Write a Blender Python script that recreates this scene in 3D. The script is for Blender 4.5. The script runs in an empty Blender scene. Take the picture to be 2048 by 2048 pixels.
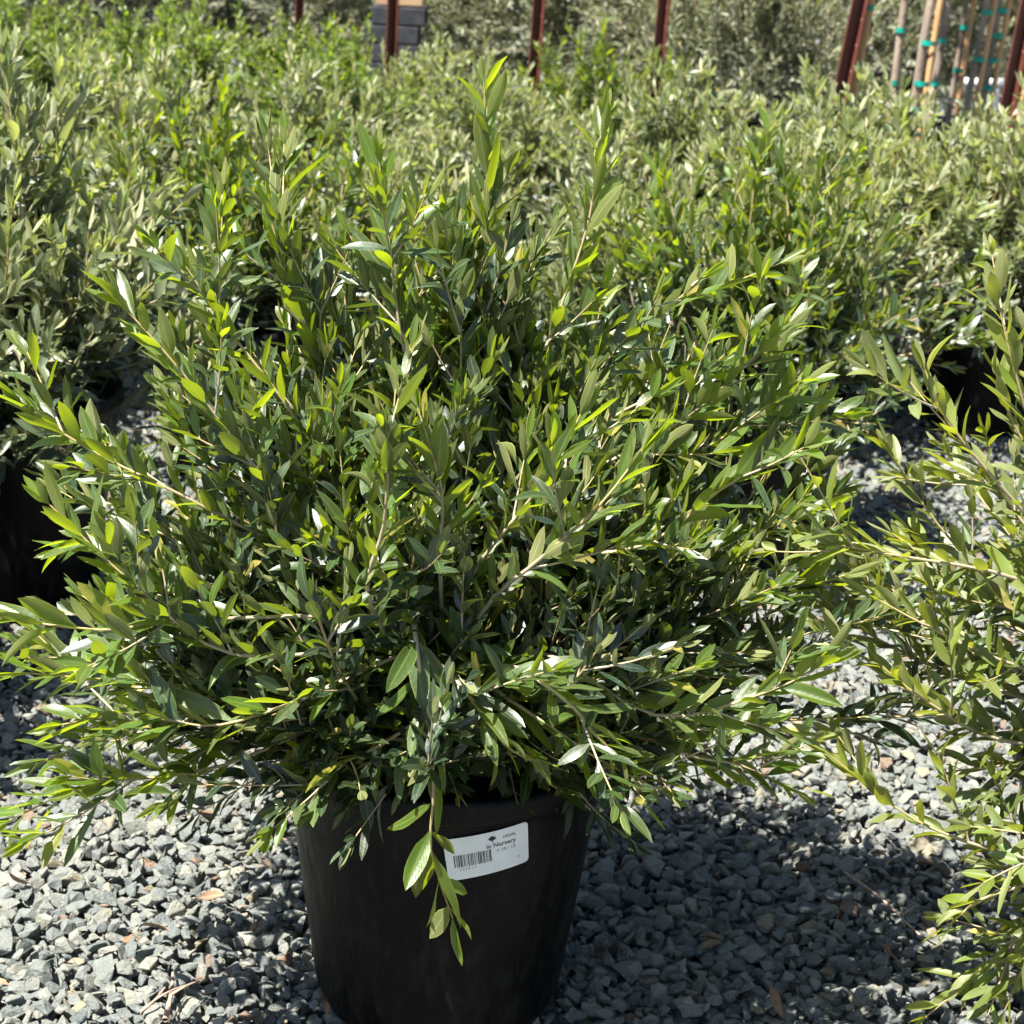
import bpy, bmesh, math, random
import numpy as np
from mathutils import Vector, Matrix

SC = bpy.context.scene
COL = SC.collection
R_ = math.radians
RNG = np.random.RandomState(11)

# ------------------------------------------------------------------ camera
F = 4096.0            # focal length in pixels of the 2048 px photograph
PITCH, ROLL, CAM_H = R_(19.0), R_(2.6), 1.65
CAM = np.array([0.0, 0.0, CAM_H])
_f = np.array([0, math.cos(PITCH), -math.sin(PITCH)])
_r0 = np.array([1.0, 0, 0]); _u0 = np.array([0, math.sin(PITCH), math.cos(PITCH)])
_r = math.cos(ROLL) * _r0 + math.sin(ROLL) * _u0
_u = -math.sin(ROLL) * _r0 + math.cos(ROLL) * _u0
cam_data = bpy.data.cameras.new('camera')
cam_data.sensor_width = 36.0; cam_data.lens = 36.0 * F / 2048.0
cam_data.clip_start = 0.05; cam_data.clip_end = 500
cam_data.dof.use_dof = True; cam_data.dof.focus_distance = 2.62; cam_data.dof.aperture_fstop = 11.0
cam = bpy.data.objects.new('camera', cam_data); COL.objects.link(cam)
M = Matrix(((_r[0], _u[0], -_f[0], CAM[0]), (_r[1], _u[1], -_f[1], CAM[1]), (_r[2], _u[2], -_f[2], CAM[2]), (0, 0, 0, 1)))
cam.matrix_world = M
SC.camera = cam

def ray(px, py):
    return _f + _r * ((px - 1024) / F) + _u * ((1024 - py) / F)
def at(px, py, Y):
    d = ray(px, py); return CAM + d * (Y / d[1])
def atz(px, py, z):
    d = ray(px, py); return CAM + d * ((z - CAM_H) / d[2])
def proj(p):
    v = np.asarray(p, float) - CAM; k = v @ _f
    return 1024 + F * (v @ _r) / k, 1024 - F * (v @ _u) / k

# ------------------------------------------------------------------ light
SUN_EL, SUN_AZ = R_(63), R_(50)       # azimuth: to the left of the direction back towards the camera
to_sun = Vector((-math.sin(SUN_AZ) * math.cos(SUN_EL), -math.cos(SUN_AZ) * math.cos(SUN_EL), math.sin(SUN_EL)))
sd = bpy.data.lights.new('sun', 'SUN'); sd.energy = 5.0; sd.angle = R_(0.55); sd.color = (1.0, 0.955, 0.88)
so = bpy.data.objects.new('sun', sd); COL.objects.link(so)
so.rotation_euler = to_sun.to_track_quat('Z', 'Y').to_euler()
W = bpy.data.worlds.new('World'); SC.world = W; W.use_nodes = True
wn = W.node_tree.nodes; wl = W.node_tree.links
sky = wn.new('ShaderNodeTexSky'); sky.sky_type = 'NISHITA'; sky.sun_disc = False
sky.sun_elevation = SUN_EL; sky.sun_rotation = math.atan2(to_sun.x, to_sun.y) % (2 * math.pi)
bg = wn['Background']; bg.inputs[1].default_value = 0.05
wl.new(sky.outputs[0], bg.inputs[0])
vs = SC.view_settings
vs.view_transform = 'Standard'; vs.look = 'None'; vs.gamma = 1.0; vs.use_curve_mapping = False
vs.exposure = 1.9
SC.render.engine = 'CYCLES'
cy = SC.cycles
cy.max_bounces = 7; cy.diffuse_bounces = 3; cy.glossy_bounces = 2; cy.transmission_bounces = 4
cy.transparent_max_bounces = 4; cy.caustics_reflective = False; cy.caustics_refractive = False
cy.use_denoising = True
cy.use_adaptive_sampling = True; cy.adaptive_threshold = 0.01

# ------------------------------------------------------------------ node helpers
class NT:
    def __init__(s, name):
        s.m = bpy.data.materials.new(name); s.m.use_nodes = True
        s.t = s.m.node_tree; s.n = s.t.nodes; s.l = s.t.links
        s.n.clear(); s.out = s.n.new('ShaderNodeOutputMaterial')
    def node(s, typ, **kw):
        n = s.n.new(typ)
        for k, v in kw.items(): setattr(n, k, v)
        return n
    def set(s, sock, v):
        if isinstance(v, bpy.types.NodeSocket): s.l.new(v, sock)
        elif isinstance(v, (tuple, list)) and len(v) == 3 and sock.type == 'RGBA': sock.default_value = (*v, 1)
        else: sock.default_value = v
    def math(s, op, a, b=0.0, c=None, clamp=False):
        n = s.node('ShaderNodeMath', operation=op, use_clamp=clamp)
        s.set(n.inputs[0], a); s.set(n.inputs[1], b)
        if c is not None: s.set(n.inputs[2], c)
        return n.outputs[0]
    def mix(s, f, a, b, blend='MIX'):
        n = s.node('ShaderNodeMix', data_type='RGBA', blend_type=blend)
        s.set(n.inputs[0], f); s.set(n.inputs[6], a); s.set(n.inputs[7], b)
        return n.outputs[2]
    def attr(s, name):
        return s.node('ShaderNodeAttribute', attribute_name=name)
    def noise(s, scale, detail=3.0, rough=0.55, vec=None, out='Fac', dist=0.0):
        n = s.node('ShaderNodeTexNoise')
        n.inputs['Scale'].default_value = scale; n.inputs['Detail'].default_value = detail
        n.inputs['Roughness'].default_value = rough; n.inputs['Distortion'].default_value = dist
        if vec is not None: s.l.new(vec, n.inputs['Vector'])
        return n.outputs[out]
    def obj(s):
        return s.node('ShaderNodeTexCoord').outputs['Object']
    def ramp(s, fac, stops, interp='LINEAR'):
        n = s.node('ShaderNodeValToRGB'); cr = n.color_ramp; cr.interpolation = interp
        while len(cr.elements) < len(stops): cr.elements.new(0.5)
        for e, (p, c) in zip(cr.elements, stops):
            e.position = p; e.color = (*c, 1) if not isinstance(c, float) else (c, c, c, 1)
        s.set(n.inputs[0], fac); return n.outputs[0]
    def mapr(s, v, a, b, c, d):
        n = s.node('ShaderNodeMapRange'); s.set(n.inputs[0], v)
        for i, x in enumerate((a, b, c, d)): n.inputs[i + 1].default_value = x
        return n.outputs[0]
    def bump(s, h, strength, dist):
        n = s.node('ShaderNodeBump'); n.inputs['Strength'].default_value = strength
        n.inputs['Distance'].default_value = dist; s.l.new(h, n.inputs['Height']); return n.outputs[0]
    def bsdf(s, col, rough, normal=None, spec=0.5):
        n = s.node('ShaderNodeBsdfPrincipled'); s.set(n.inputs['Base Color'], col); s.set(n.inputs['Roughness'], rough)
        s.set(n.inputs['Specular IOR Level'], spec)
        if normal is not None: s.l.new(normal, n.inputs['Normal'])
        return n.outputs[0]
    def done(s, sh):
        s.l.new(sh, s.out.inputs[0]); return s.m

def leaf_material(name, old, young, under, t_old, t_young, rough=0.37, trans=0.36, dust=0.10):
    t = NT(name)
    age = t.attr('age').outputs['Fac']; rnd = t.attr('rnd').outputs['Fac']
    uv = t.attr('luv').outputs['Vector']
    sep = t.node('ShaderNodeSeparateXYZ'); t.l.new(uv, sep.inputs[0])
    ax = t.math('ABSOLUTE', sep.outputs[0])
    o = t.obj()
    spk = t.noise(260.0, 2.0, 0.6, o); blot = t.noise(38.0, 2.0, 0.5, o)
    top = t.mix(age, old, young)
    hsv = t.node('ShaderNodeHueSaturation')
    t.set(hsv.inputs['Hue'], t.mapr(rnd, 0, 1, 0.482, 0.518)); t.set(hsv.inputs['Saturation'], t.mapr(rnd, 0, 1, 0.75, 1.1))
    rv = t.math('FRACT', t.math('MULTIPLY', rnd, 7.31))
    t.set(hsv.inputs['Value'], t.mapr(rv, 0, 1, 0.55, 1.45)); t.l.new(top, hsv.inputs['Color'])
    top = hsv.outputs[0]
    sick = t.math('MULTIPLY', t.math('GREATER_THAN', rnd, 0.972), t.mapr(blot, 0.4, 0.55, 0.25, 0.9))
    top = t.mix(sick, top, (0.33, 0.26, 0.05))
    top = t.mix(t.math('MULTIPLY', t.mapr(spk, 0.55, 0.75, 0, 1), dust), top, (0.20, 0.22, 0.16))
    top = t.mix(t.mapr(blot, 0.35, 0.7, 0.0, 0.35), top, t.mix(age, (0.02, 0.045, 0.02), (0.10, 0.17, 0.02)))
    rib = t.mapr(ax, 0.05, 0.13, 0.6, 0.0)
    edge = t.mapr(ax, 0.86, 0.98, 0.0, 0.6)
    top = t.mix(rib, top, t.mix(age, (0.08, 0.11, 0.05), (0.22, 0.27, 0.06)))
    top = t.mix(edge, top, t.mix(age, (0.08, 0.12, 0.03), (0.32, 0.36, 0.05)))
    und = t.mix(t.mapr(age, 0.0, 0.5, 0.85, 0.0), under, t.mix(0.75, under, old))
    und = t.mix(t.mapr(rv, 0, 1, 0.0, 0.4), und, (0.28, 0.285, 0.13))
    und = t.mix(t.mapr(spk, 0.4, 0.7, 0.0, 0.25), und, (0.17, 0.19, 0.07))
    und = t.mix(t.mapr(ax, 0.03, 0.11, 0.55, 0.0), und, (0.36, 0.37, 0.19))
    und = t.mix(edge, und, (0.42, 0.43, 0.13))
    geo = t.node('ShaderNodeNewGeometry')
    back = geo.outputs['Backfacing']
    col = t.mix(back, top, und)
    # raised side veins and a grooved midrib
    vein = t.node('ShaderNodeTexWave', wave_type='BANDS', bands_direction='DIAGONAL')
    comb = t.node('ShaderNodeCombineXYZ'); t.set(comb.inputs[0], t.math('MULTIPLY', ax, 0.9)); t.set(comb.inputs[1], t.math('MULTIPLY', sep.outputs[1], -3.0))
    t.l.new(comb.outputs[0], vein.inputs['Vector']); vein.inputs['Scale'].default_value = 2.2; vein.inputs['Distortion'].default_value = 2.0
    h = t.math('ADD', t.math('MULTIPLY', vein.outputs['Fac'], 0.12), t.math('ADD', t.math('MULTIPLY', spk, 0.5), t.math('MULTIPLY', blot, 0.9)))
    nrm = t.bump(h, 0.35, 0.0012)
    rg = t.math('ADD', t.math('MULTIPLY', back, 0.3), t.mapr(spk, 0.3, 0.7, rough - 0.05, rough + 0.12))
    sp = t.math('SUBTRACT', 0.75, t.math('MULTIPLY', back, 0.55))
    pb = t.bsdf(col, rg, nrm, sp)
    tr = t.node('ShaderNodeBsdfTranslucent')
    tc = t.mix(age, t_old, t_young)
    tc = t.mix(rib, tc, (0.30, 0.36, 0.05))
    t.l.new(tc, tr.inputs['Color'])
    mx = t.node('ShaderNodeMixShader'); t.set(mx.inputs[0], t.mapr(age, 0.1, 0.8, trans * 0.28, trans * 1.4))
    t.l.new(pb, mx.inputs[1]); t.l.new(tr.outputs[0], mx.inputs[2])
    return t.done(mx.outputs[0])

MAT = {}
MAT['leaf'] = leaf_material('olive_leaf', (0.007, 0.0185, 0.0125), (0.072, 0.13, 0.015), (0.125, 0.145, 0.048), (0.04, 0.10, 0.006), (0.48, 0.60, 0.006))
MAT['leaf_right'] = leaf_material('dusty_olive_leaf', (0.035, 0.065, 0.033), (0.19, 0.225, 0.03), (0.21, 0.22, 0.105), (0.07, 0.12, 0.015), (0.44, 0.48, 0.012), rough=0.45, dust=0.6)
MAT['leaf_pale'] = leaf_material('pale_olive_leaf', (0.03, 0.048, 0.022), (0.25, 0.28, 0.125), (0.54, 0.535, 0.35), (0.09, 0.13, 0.025), (0.42, 0.48, 0.10), rough=0.42)
MAT['leaf_green'] = leaf_material('bright_green_leaf', (0.04, 0.085, 0.018), (0.14, 0.20, 0.025), (0.19, 0.23, 0.07), (0.07, 0.15, 0.01), (0.30, 0.44, 0.015), rough=0.4)
MAT['leaf_silver'] = leaf_material('silver_olive_leaf', (0.09, 0.10, 0.065), (0.29, 0.295, 0.17), (0.44, 0.43, 0.30), (0.09, 0.12, 0.04), (0.28, 0.30, 0.08), rough=0.5)

def stem_material():
    t = NT('olive_stem')
    age = t.attr('age').outputs['Fac']; o = t.obj()
    c = t.mix(t.noise(120.0, 3.0, 0.6, o), (0.26, 0.225, 0.18), (0.46, 0.42, 0.35))
    c = t.mix(age, c, t.mix(t.noise(30.0, 2.0, 0.5, o), (0.30, 0.16, 0.09), (0.34, 0.33, 0.10)))
    return t.done(t.bsdf(c, 0.65, t.bump(t.noise(300.0, 3.0, 0.6, o), 0.4, 0.001), 0.3))
MAT['stem'] = stem_material()

def pot_material():
    t = NT('black_nursery_plastic'); o = t.obj()
    mp = t.node('ShaderNodeMapping'); mp.inputs['Scale'].default_value = (1, 1, 0.28); t.l.new(o, mp.inputs[0])
    streak = t.noise(60.0, 4.0, 0.62, mp.outputs[0]); dust = t.noise(9.0, 5.0, 0.6, o); sc = t.noise(420.0, 2.0, 0.7, o)
    m = t.math('MULTIPLY', t.mapr(streak, 0.46, 0.62, 0, 1), t.mapr(dust, 0.38, 0.62, 0.10, 0.85))
    c = t.mix(m, (0.002, 0.002, 0.0026), (0.013, 0.0128, 0.0126))
    c = t.mix(t.mapr(sc, 0.70, 0.76, 0, 0.55), c, (0.09, 0.09, 0.09))
    h = t.math('ADD', t.math('MULTIPLY', streak, 0.6), t.math('MULTIPLY', sc, 0.15))
    return t.done(t.bsdf(c, t.mapr(streak, 0.3, 0.7, 0.26, 0.55), t.bump(h, 0.6, 0.005), 0.14))
MAT['pot'] = pot_material()

def simple(name, c1, c2, scale, rough, bump=0.3, dist=0.002, detail=4.0, stretch=(1, 1, 1), spec=0.4):
    t = NT(name); o = t.obj()
    mp = t.node('ShaderNodeMapping'); mp.inputs['Scale'].default_value = stretch; t.l.new(o, mp.inputs[0])
    n = t.noise(scale, detail, 0.6, mp.outputs[0])
    n2 = t.noise(scale * 7, 3.0, 0.6, mp.outputs[0])
    c = t.mix(t.mapr(n, 0.3, 0.7, 0, 1), c1, c2)
    return t.done(t.bsdf(c, rough, t.bump(t.math('ADD', n, t.math('MULTIPLY', n2, 0.5)), bump, dist), spec))
MAT['soil'] = simple('bark_soil', (0.012, 0.009, 0.007), (0.07, 0.045, 0.03), 60, 0.9, 0.9, 0.02)
def rust_material():
    t = NT('rust_brown_paint'); o = t.obj(); sp = t.node('ShaderNodeSeparateXYZ'); t.l.new(o, sp.inputs[0])
    n = t.noise(14, 4.0, 0.6, o); n2 = t.noise(160, 3.0, 0.6, o)
    c = t.mix(t.mapr(n, 0.3, 0.7, 0, 1), (0.055, 0.015, 0.010), (0.105, 0.029, 0.019))
    dx = t.math('SUBTRACT', t.math('ABSOLUTE', sp.outputs[0]), 0.011)
    dz = t.math('SUBTRACT', t.math('MULTIPLY', t.math('FRACT', t.math('DIVIDE', sp.outputs[2], 0.06)), 0.06), 0.03)
    d = t.math('SQRT', t.math('ADD', t.math('MULTIPLY', dx, dx), t.math('MULTIPLY', dz, dz)))
    m = t.mapr(d, 0.0030, 0.0022, 0.0, 0.55)
    c = t.mix(m, c, (0.30, 0.16, 0.12))
    return t.done(t.bsdf(c, 0.55, t.bump(t.math('ADD', n2, m), 0.35, 0.002), 0.35))
MAT['rust'] = rust_material()
MAT['stake'] = simple('wooden_stake', (0.36, 0.18, 0.075), (0.58, 0.35, 0.17), 22, 0.7, 0.4, 0.003, stretch=(1, 1, 0.15))
MAT['bark'] = simple('young_bark', (0.14, 0.105, 0.08), (0.34, 0.27, 0.21), 16, 0.85, 0.8, 0.01, stretch=(1, 1, 0.35))
MAT['tie'] = simple('green_tie_tape', (0.0, 0.20, 0.15), (0.01, 0.30, 0.22), 20, 0.4, 0.1)
MAT['block'] = simple('concrete_block', (0.013, 0.0145, 0.018), (0.034, 0.036, 0.042), 25, 0.9, 0.6, 0.004)  # concrete grey darkened, the stack's shade is put into its colour
MAT['plank'] = simple('raw_plank', (0.26, 0.15, 0.08), (0.40, 0.27, 0.16), 12, 0.75, 0.3, 0.002, stretch=(0.1, 1, 1))
MAT['twig'] = simple('dry_twig', (0.22, 0.13, 0.09), (0.45, 0.33, 0.25), 60, 0.8)
MAT['litter'] = simple('dry_leaf', (0.12, 0.06, 0.035), (0.30, 0.19, 0.11), 30, 0.7)
MAT['white'] = simple('white_sticker', (0.74, 0.75, 0.77), (0.82, 0.83, 0.84), 40, 0.4, 0.05, 0.0005)
MAT['ink'] = simple('black_ink', (0.015, 0.015, 0.017), (0.03, 0.03, 0.033), 90, 0.5, 0.0)
MAT['pipe'] = simple('white_pipe', (0.62, 0.63, 0.63), (0.75, 0.75, 0.74), 20, 0.5, 0.1)

def stone_material():
    t = NT('crushed_stone'); o = t.obj()
    oi = t.node('ShaderNodeObjectInfo').outputs['Random']
    add = t.node('ShaderNodeVectorMath', operation='ADD'); t.l.new(o, add.inputs[0])
    cmb = t.node('ShaderNodeCombineXYZ'); t.set(cmb.inputs[0], t.math('MULTIPLY', oi, 57.0)); t.set(cmb.inputs[1], t.math('MULTIPLY', oi, 31.0))
    t.l.new(cmb.outputs[0], add.inputs[1]); v = add.outputs[0]
    base = t.ramp(oi, [(0.0, (0.144, 0.167, 0.160)), (0.16, (0.205, 0.221, 0.200)), (0.34, (0.163, 0.184, 0.165)), (0.50, (0.252, 0.257, 0.224)), (0.64, (0.215, 0.225, 0.184)),
                       (0.76, (0.290, 0.284, 0.233)), (0.88, (0.355, 0.343, 0.265)), (0.935, (0.336, 0.279, 0.168)), (0.965, (0.243, 0.149, 0.088)), (0.99, (0.121, 0.126, 0.121))], 'CONSTANT')
    big = t.noise(1.6, 3.0, 0.6, v); sp = t.noise(11.0, 3.0, 0.75, v)
    c = t.mix(t.mapr(big, 0.35, 0.7, 0, 0.5), base, (0.30, 0.31, 0.29))
    c = t.mix(t.mapr(sp, 0.5, 0.72, 0, 0.55), c, (0.12, 0.135, 0.14))
    c = t.mix(t.mapr(sp, 0.42, 0.28, 0, 0.5), c, (0.45, 0.46, 0.44))
    h = t.math('ADD', big, t.math('MULTIPLY', sp, 0.45))
    return t.done(t.bsdf(c, 0.85, t.bump(h, 0.6, 0.09), 0.3))
MAT['stone'] = stone_material()

def ground_material():
    t = NT('gravel_bed'); o = t.obj()
    v = t.node('ShaderNodeTexVoronoi'); v.inputs['Scale'].default_value = 32; t.l.new(o, v.inputs['Vector'])
    v2 = t.node('ShaderNodeTexVoronoi', feature='DISTANCE_TO_EDGE'); v2.inputs['Scale'].default_value = 32; t.l.new(o, v2.inputs['Vector'])
    hs = t.node('ShaderNodeSeparateColor'); t.l.new(v.outputs['Color'], hs.inputs[0])
    c = t.ramp(hs.outputs[0], [(0.0, (0.13, 0.15, 0.155)), (0.5, (0.22, 0.24, 0.235)), (0.85, (0.30, 0.30, 0.27)), (1.0, (0.25, 0.18, 0.12))])
    c = t.mix(t.mapr(v2.outputs['Distance'], 0.0, 0.08, 0.8, 0.0), c, (0.04, 0.04, 0.038))
    return t.done(t.bsdf(c, 0.9, t.bump(t.mapr(v2.outputs['Distance'], 0, 0.3, 0, 1), 0.9, 0.02), 0.3))
MAT['ground'] = ground_material()

# ------------------------------------------------------------------ mesh helpers
def mesh_np(name, V, faces, mat, smooth=True, attrs=None):
    me = bpy.data.meshes.new(name)
    V = np.asarray(V, np.float32)
    me.vertices.add(len(V)); me.vertices.foreach_set('co', V.ravel())
    Fq = np.asarray(faces, np.int32)
    k = Fq.shape[1]
    me.loops.add(Fq.size); me.loops.foreach_set('vertex_index', Fq.ravel())
    me.polygons.add(len(Fq)); me.polygons.foreach_set('loop_start', np.arange(0, Fq.size, k, dtype=np.int32))
    me.update(calc_edges=True)
    if smooth: me.polygons.foreach_set('use_smooth', np.ones(len(Fq), bool))
    for an, (typ, data) in (attrs or {}).items():
        a = me.attributes.new(an, typ, 'POINT')
        a.data.foreach_set('vector' if typ == 'FLOAT_VECTOR' else 'value', np.asarray(data, np.float32).ravel())
    me.materials.append(mat); me.validate(); return me

def link(name, me, parent=None):
    o = bpy.data.objects.new(name, me); COL.objects.link(o)
    if parent is not None: o.parent = parent
    return o

def thing(name, label, cat, loc=(0, 0, 0), rz=0.0, scale=1.0, group=None):
    o = bpy.data.objects.new(name, None); COL.objects.link(o)
    o.empty_display_size = 0.1
    o.location = loc; o.rotation_euler = (0, 0, rz)
    o.scale = (scale,) * 3 if not isinstance(scale, tuple) else scale
    tag(o, label, cat, group); return o

def tag(o, label, cat, group=None, kind=None):
    o['label'] = label; o['category'] = cat
    if group: o['group'] = group
    if kind: o['kind'] = kind

def from_bm(name, bm, mat, smooth=False):
    me = bpy.data.meshes.new(name); bm.normal_update(); bm.to_mesh(me); bm.free()
    me.materials.append(mat)
    if smooth: me.polygons.foreach_set('use_smooth', np.ones(len(me.polygons), bool))
    return me

def nrm(v):
    v = np.asarray(v, float); return v / (np.linalg.norm(v, axis=-1, keepdims=True) + 1e-12)

def lathe(name, prof, mat, n=64, wob=0.0, seed=0):
    rs = np.random.RandomState(seed); ph = rs.rand(3) * 6.28
    a = np.linspace(0, 2 * math.pi, n, endpoint=False); V = []
    for r, z in prof:
        rr = r * (1 + wob * (np.sin(2 * a + ph[0]) + 0.6 * np.sin(3 * a + ph[1] + z * 6)))
        V.append(np.stack([rr * np.cos(a), rr * np.sin(a), np.full(n, z)], 1))
    V = np.concatenate(V); fs = []
    i = np.arange(n); j = (i + 1) % n
    for k in range(len(prof) - 1):
        fs.append(np.stack([k * n + i, k * n + j, (k + 1) * n + j, (k + 1) * n + i], 1))
    return mesh_np(name, V, np.concatenate(fs), mat)

# ------------------------------------------------------------------ plants
class Plant:
    """collects stems (tubes) and leaves of one plant"""
    def __init__(s, rs):
        s.rs = rs; s.skip = None; s.tv = []; s.tf = []; s.ta = []; s.nv = 0; s.leaf = []
    def tube(s, P, r0, r1, age0=0.0, age1=0.0, k=6):
        P = np.asarray(P, float); n = len(P)
        T = nrm(np.gradient(P, axis=0))
        ref = np.array([0.31, 0.17, 0.93]) if abs(T[0, 2]) < 0.9 else np.array([0.95, 0.1, 0.2])
        A = nrm(np.cross(T, ref)); B = np.cross(T, A)
        rad = np.linspace(r0, r1, n)
        ang = np.arange(k) * 2 * math.pi / k
        V = P[:, None] + rad[:, None, None] * (np.cos(ang)[None, :, None] * A[:, None] + np.sin(ang)[None, :, None] * B[:, None])
        i = np.arange(k); j = (i + 1) % k
        for q in range(n - 1):
            b = s.nv + q * k
            s.tf.append(np.stack([b + i, b + j, b + k + j, b + k + i], 1))
        s.tv.append(V.reshape(-1, 3)); s.ta.append(np.repeat(np.linspace(age0, age1, n), k)); s.nv += n * k
    def leaves_on(s, P, start, L, W, age0, age1, space=0.024, keep=1.0, upb=0.25, tip=True, ang=(55, 32)):
        """opposite pairs along polyline P from arc fraction start"""
        rs = s.rs; P = np.asarray(P, float)
        seg = np.linalg.norm(np.diff(P, axis=0), axis=1); cum = np.concatenate([[0], np.cumsum(seg)]); tot = cum[-1]
        T_all = nrm(np.gradient(P, axis=0))
        d = max(start * tot, 0.008); node = rs.randint(0, 2); phase = rs.rand() * 6.28
        while d < tot + 1e-6:
            fr = d / tot; x = np.array([np.interp(d, cum, P[:, c]) for c in range(3)])
            T = nrm(np.array([np.interp(d, cum, T_all[:, c]) for c in range(3)]))
            ref = np.array([0.2, 0.97, 0.1]) if abs(T[1]) < 0.9 else np.array([1.0, 0, 0])
            A = nrm(np.cross(T, ref)); B = np.cross(T, A)
            th = phase + node * math.pi / 2 + rs.normal(0, 0.25)
            left = (tot - d) / tot
            size = np.interp(left * tot, [0, 0.03, 0.10, 0.3], [0.55, 0.85, 1.0, 0.85])
            for sgn in (1, -1):
                if rs.rand() > keep: continue
                p = sgn * (math.cos(th) * A + math.sin(th) * B)
                a0 = math.radians(np.interp(left, [0, 0.2, 1], [ang[1] * 0.7, ang[1], ang[0]]) + rs.normal(0, 9))
                a = math.cos(a0) * T + math.sin(a0) * p
                a = nrm(a + np.array([0, 0, upb * rs.uniform(0.3, 1.2)]) + rs.normal(0, 0.10, 3))
                n = T - (T @ a) * a
                n = nrm(n + np.array([0, 0, 0.15 + 1.1 * (1 - max(T[2], -0.2))]) + rs.normal(0, 0.25, 3)); n = nrm(n - (n @ a) * a)
                ll = L * size * float(np.clip(math.exp(rs.normal(0, 0.22)), 0.5, 1.5)); ww = W * rs.uniform(0.75, 1.2) * (0.5 + 0.5 * ll / L)
                ag = np.clip(np.interp(fr, [0, 1], [age0, age1]) + rs.normal(0, 0.08), 0, 1)
                odd = rs.rand() < 0.03
                s.leaf.append((x, a, n, ll, ww, rs.normal(-0.06, 0.14) - (0.6 * rs.rand() if odd else 0), rs.uniform(0.05, 0.5) + (0.5 if odd else 0), rs.normal(0, 0.4) + (rs.normal(0, 1.2) if odd else 0), ag, rs.rand()))
            node += 1; d += space * rs.uniform(0.75, 1.3)
        if tip:
            T = T_all[-1]
            for q in range(2):
                p = nrm(np.cross(T, rs.normal(0, 1, 3))); a = nrm(T + 0.2 * p); n = nrm(p - (p @ a) * a)
                s.leaf.append((P[-1], a, n, L * rs.uniform(0.5, 0.8), W * 0.55, 0.0, 0.5, 0.0, min(1, age1 + 0.1), rs.rand()))
    def branch(s, P, r0, L=0.059, W=0.0138, start=0.35, shoots=5, slen=(0.07, 0.17), age=(0.05, 0.7), keep=0.95, upb=0.25, sub_start=0.3, k=6, space=0.024):
        rs = s.rs; P = np.asarray(P, float)
        if s.skip and s.skip(P): return
        s.tube(P, r0, max(0.0010, r0 * 0.3), 0.0, 1.0, k)
        s.leaves_on(P, start, L, W, age[0], age[1], keep=keep, upb=upb, space=space)
        n = len(P); T_all = nrm(np.gradient(P, axis=0))
        for q in range(shoots):
            fr = rs.uniform(sub_start, 0.93); i = fr * (n - 1); i0 = int(i); f = i - i0
            x = P[i0] * (1 - f) + P[min(i0 + 1, n - 1)] * f; T = T_all[i0]
            p = nrm(np.cross(T, rs.normal(0, 1, 3)))
            d0 = nrm(T * 0.75 + p * 0.75 + np.array([0, 0, upb * 0.8]))
            d1 = nrm(d0 + np.array([0, 0, 0.5 * rs.uniform(0, 1.3) * (upb + 0.2)]) + T * 0.2)
            ln = rs.uniform(*slen); t = np.linspace(0, 1, 5)[:, None]
            S = x + ln * (t * d0 * (1 - 0.5 * t) + 0.5 * t * t * d1)
            if s.skip and s.skip(S): continue
            s.tube(S, 0.0017, 0.0008, 0.1, 1.0, 5)
            s.leaves_on(S, 0.12, L * rs.uniform(0.78, 1.0), W, age[0] + 0.1 * fr, min(1.0, age[1] * rs.uniform(0.55, 1.25)), keep=keep, upb=upb, space=space)
    def stems_mesh(s, name):
        V = np.concatenate(s.tv); return mesh_np(name, V, np.concatenate(s.tf), MAT['stem'], True, {'age': ('FLOAT', np.concatenate(s.ta))})
    def leaf_mesh(s, name, mat, nl=7, half=2):
        D = s.leaf; N = len(D)
        O = np.array([d[0] for d in D]); A = np.array([d[1] for d in D]); Nn = np.array([d[2] for d in D])
        par = np.array([d[3:] for d in D]); L, Wd, bend, fold, tw, age, rnd = par.T
        S = np.cross(A, Nn)
        t = np.linspace(0, 1, nl + 1); u = np.linspace(-1, 1, 2 * half + 1)
        w = (t ** 0.75) * (1 - t) ** 0.72; w = w / w.max(); w[0] = 0.06; w[-1] = 0.02
        if nl >= 6: w[1] = max(w[1] * 0.62, 0.08)
        T2, U2 = np.meshgrid(t, u, indexing='ij'); W2 = np.repeat(w[:, None], len(u), 1)
        T2, U2, W2 = T2.ravel(), U2.ravel(), W2.ravel(); K = len(T2)
        X = Wd[:, None] * 0.5 * W2 * U2
        wave = 0.05 * np.sin(T2[None] * 9 + rnd[:, None] * 40) * np.abs(U2)[None] * Wd[:, None]
        Z = bend[:, None] * L[:, None] * T2 ** 2 + fold[:, None] * np.abs(X) + wave
        Y = L[:, None] * (T2 - 0.18 * (bend[:, None] ** 2) * T2 ** 3)
        ca, sa = np.cos(tw[:, None] * T2), np.sin(tw[:, None] * T2)
        X, Z = X * ca - (fold[:, None] * np.abs(X)) * sa, Z + X * sa
        V = O[:, None] + X[..., None] * S[:, None] + Y[..., None] * A[:, None] + Z[..., None] * Nn[:, None]
        nu = len(u); i = np.arange(nl)[:, None] * nu + np.arange(nu - 1)[None]; i = i.ravel()
        q = np.stack([i, i + 1, i + nu + 1, i + nu], 1)
        Fq = (q[None] + (np.arange(N) * K)[:, None, None]).reshape(-1, 4)
        uv = np.stack([np.broadcast_to(U2, (N, K)), np.broadcast_to(T2, (N, K)), np.zeros((N, K))], -1)
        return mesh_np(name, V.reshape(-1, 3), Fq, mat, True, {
            'age': ('FLOAT', np.repeat(age, K)), 'rnd': ('FLOAT', np.repeat(rnd, K)), 'luv': ('FLOAT_VECTOR', uv)})

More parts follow.
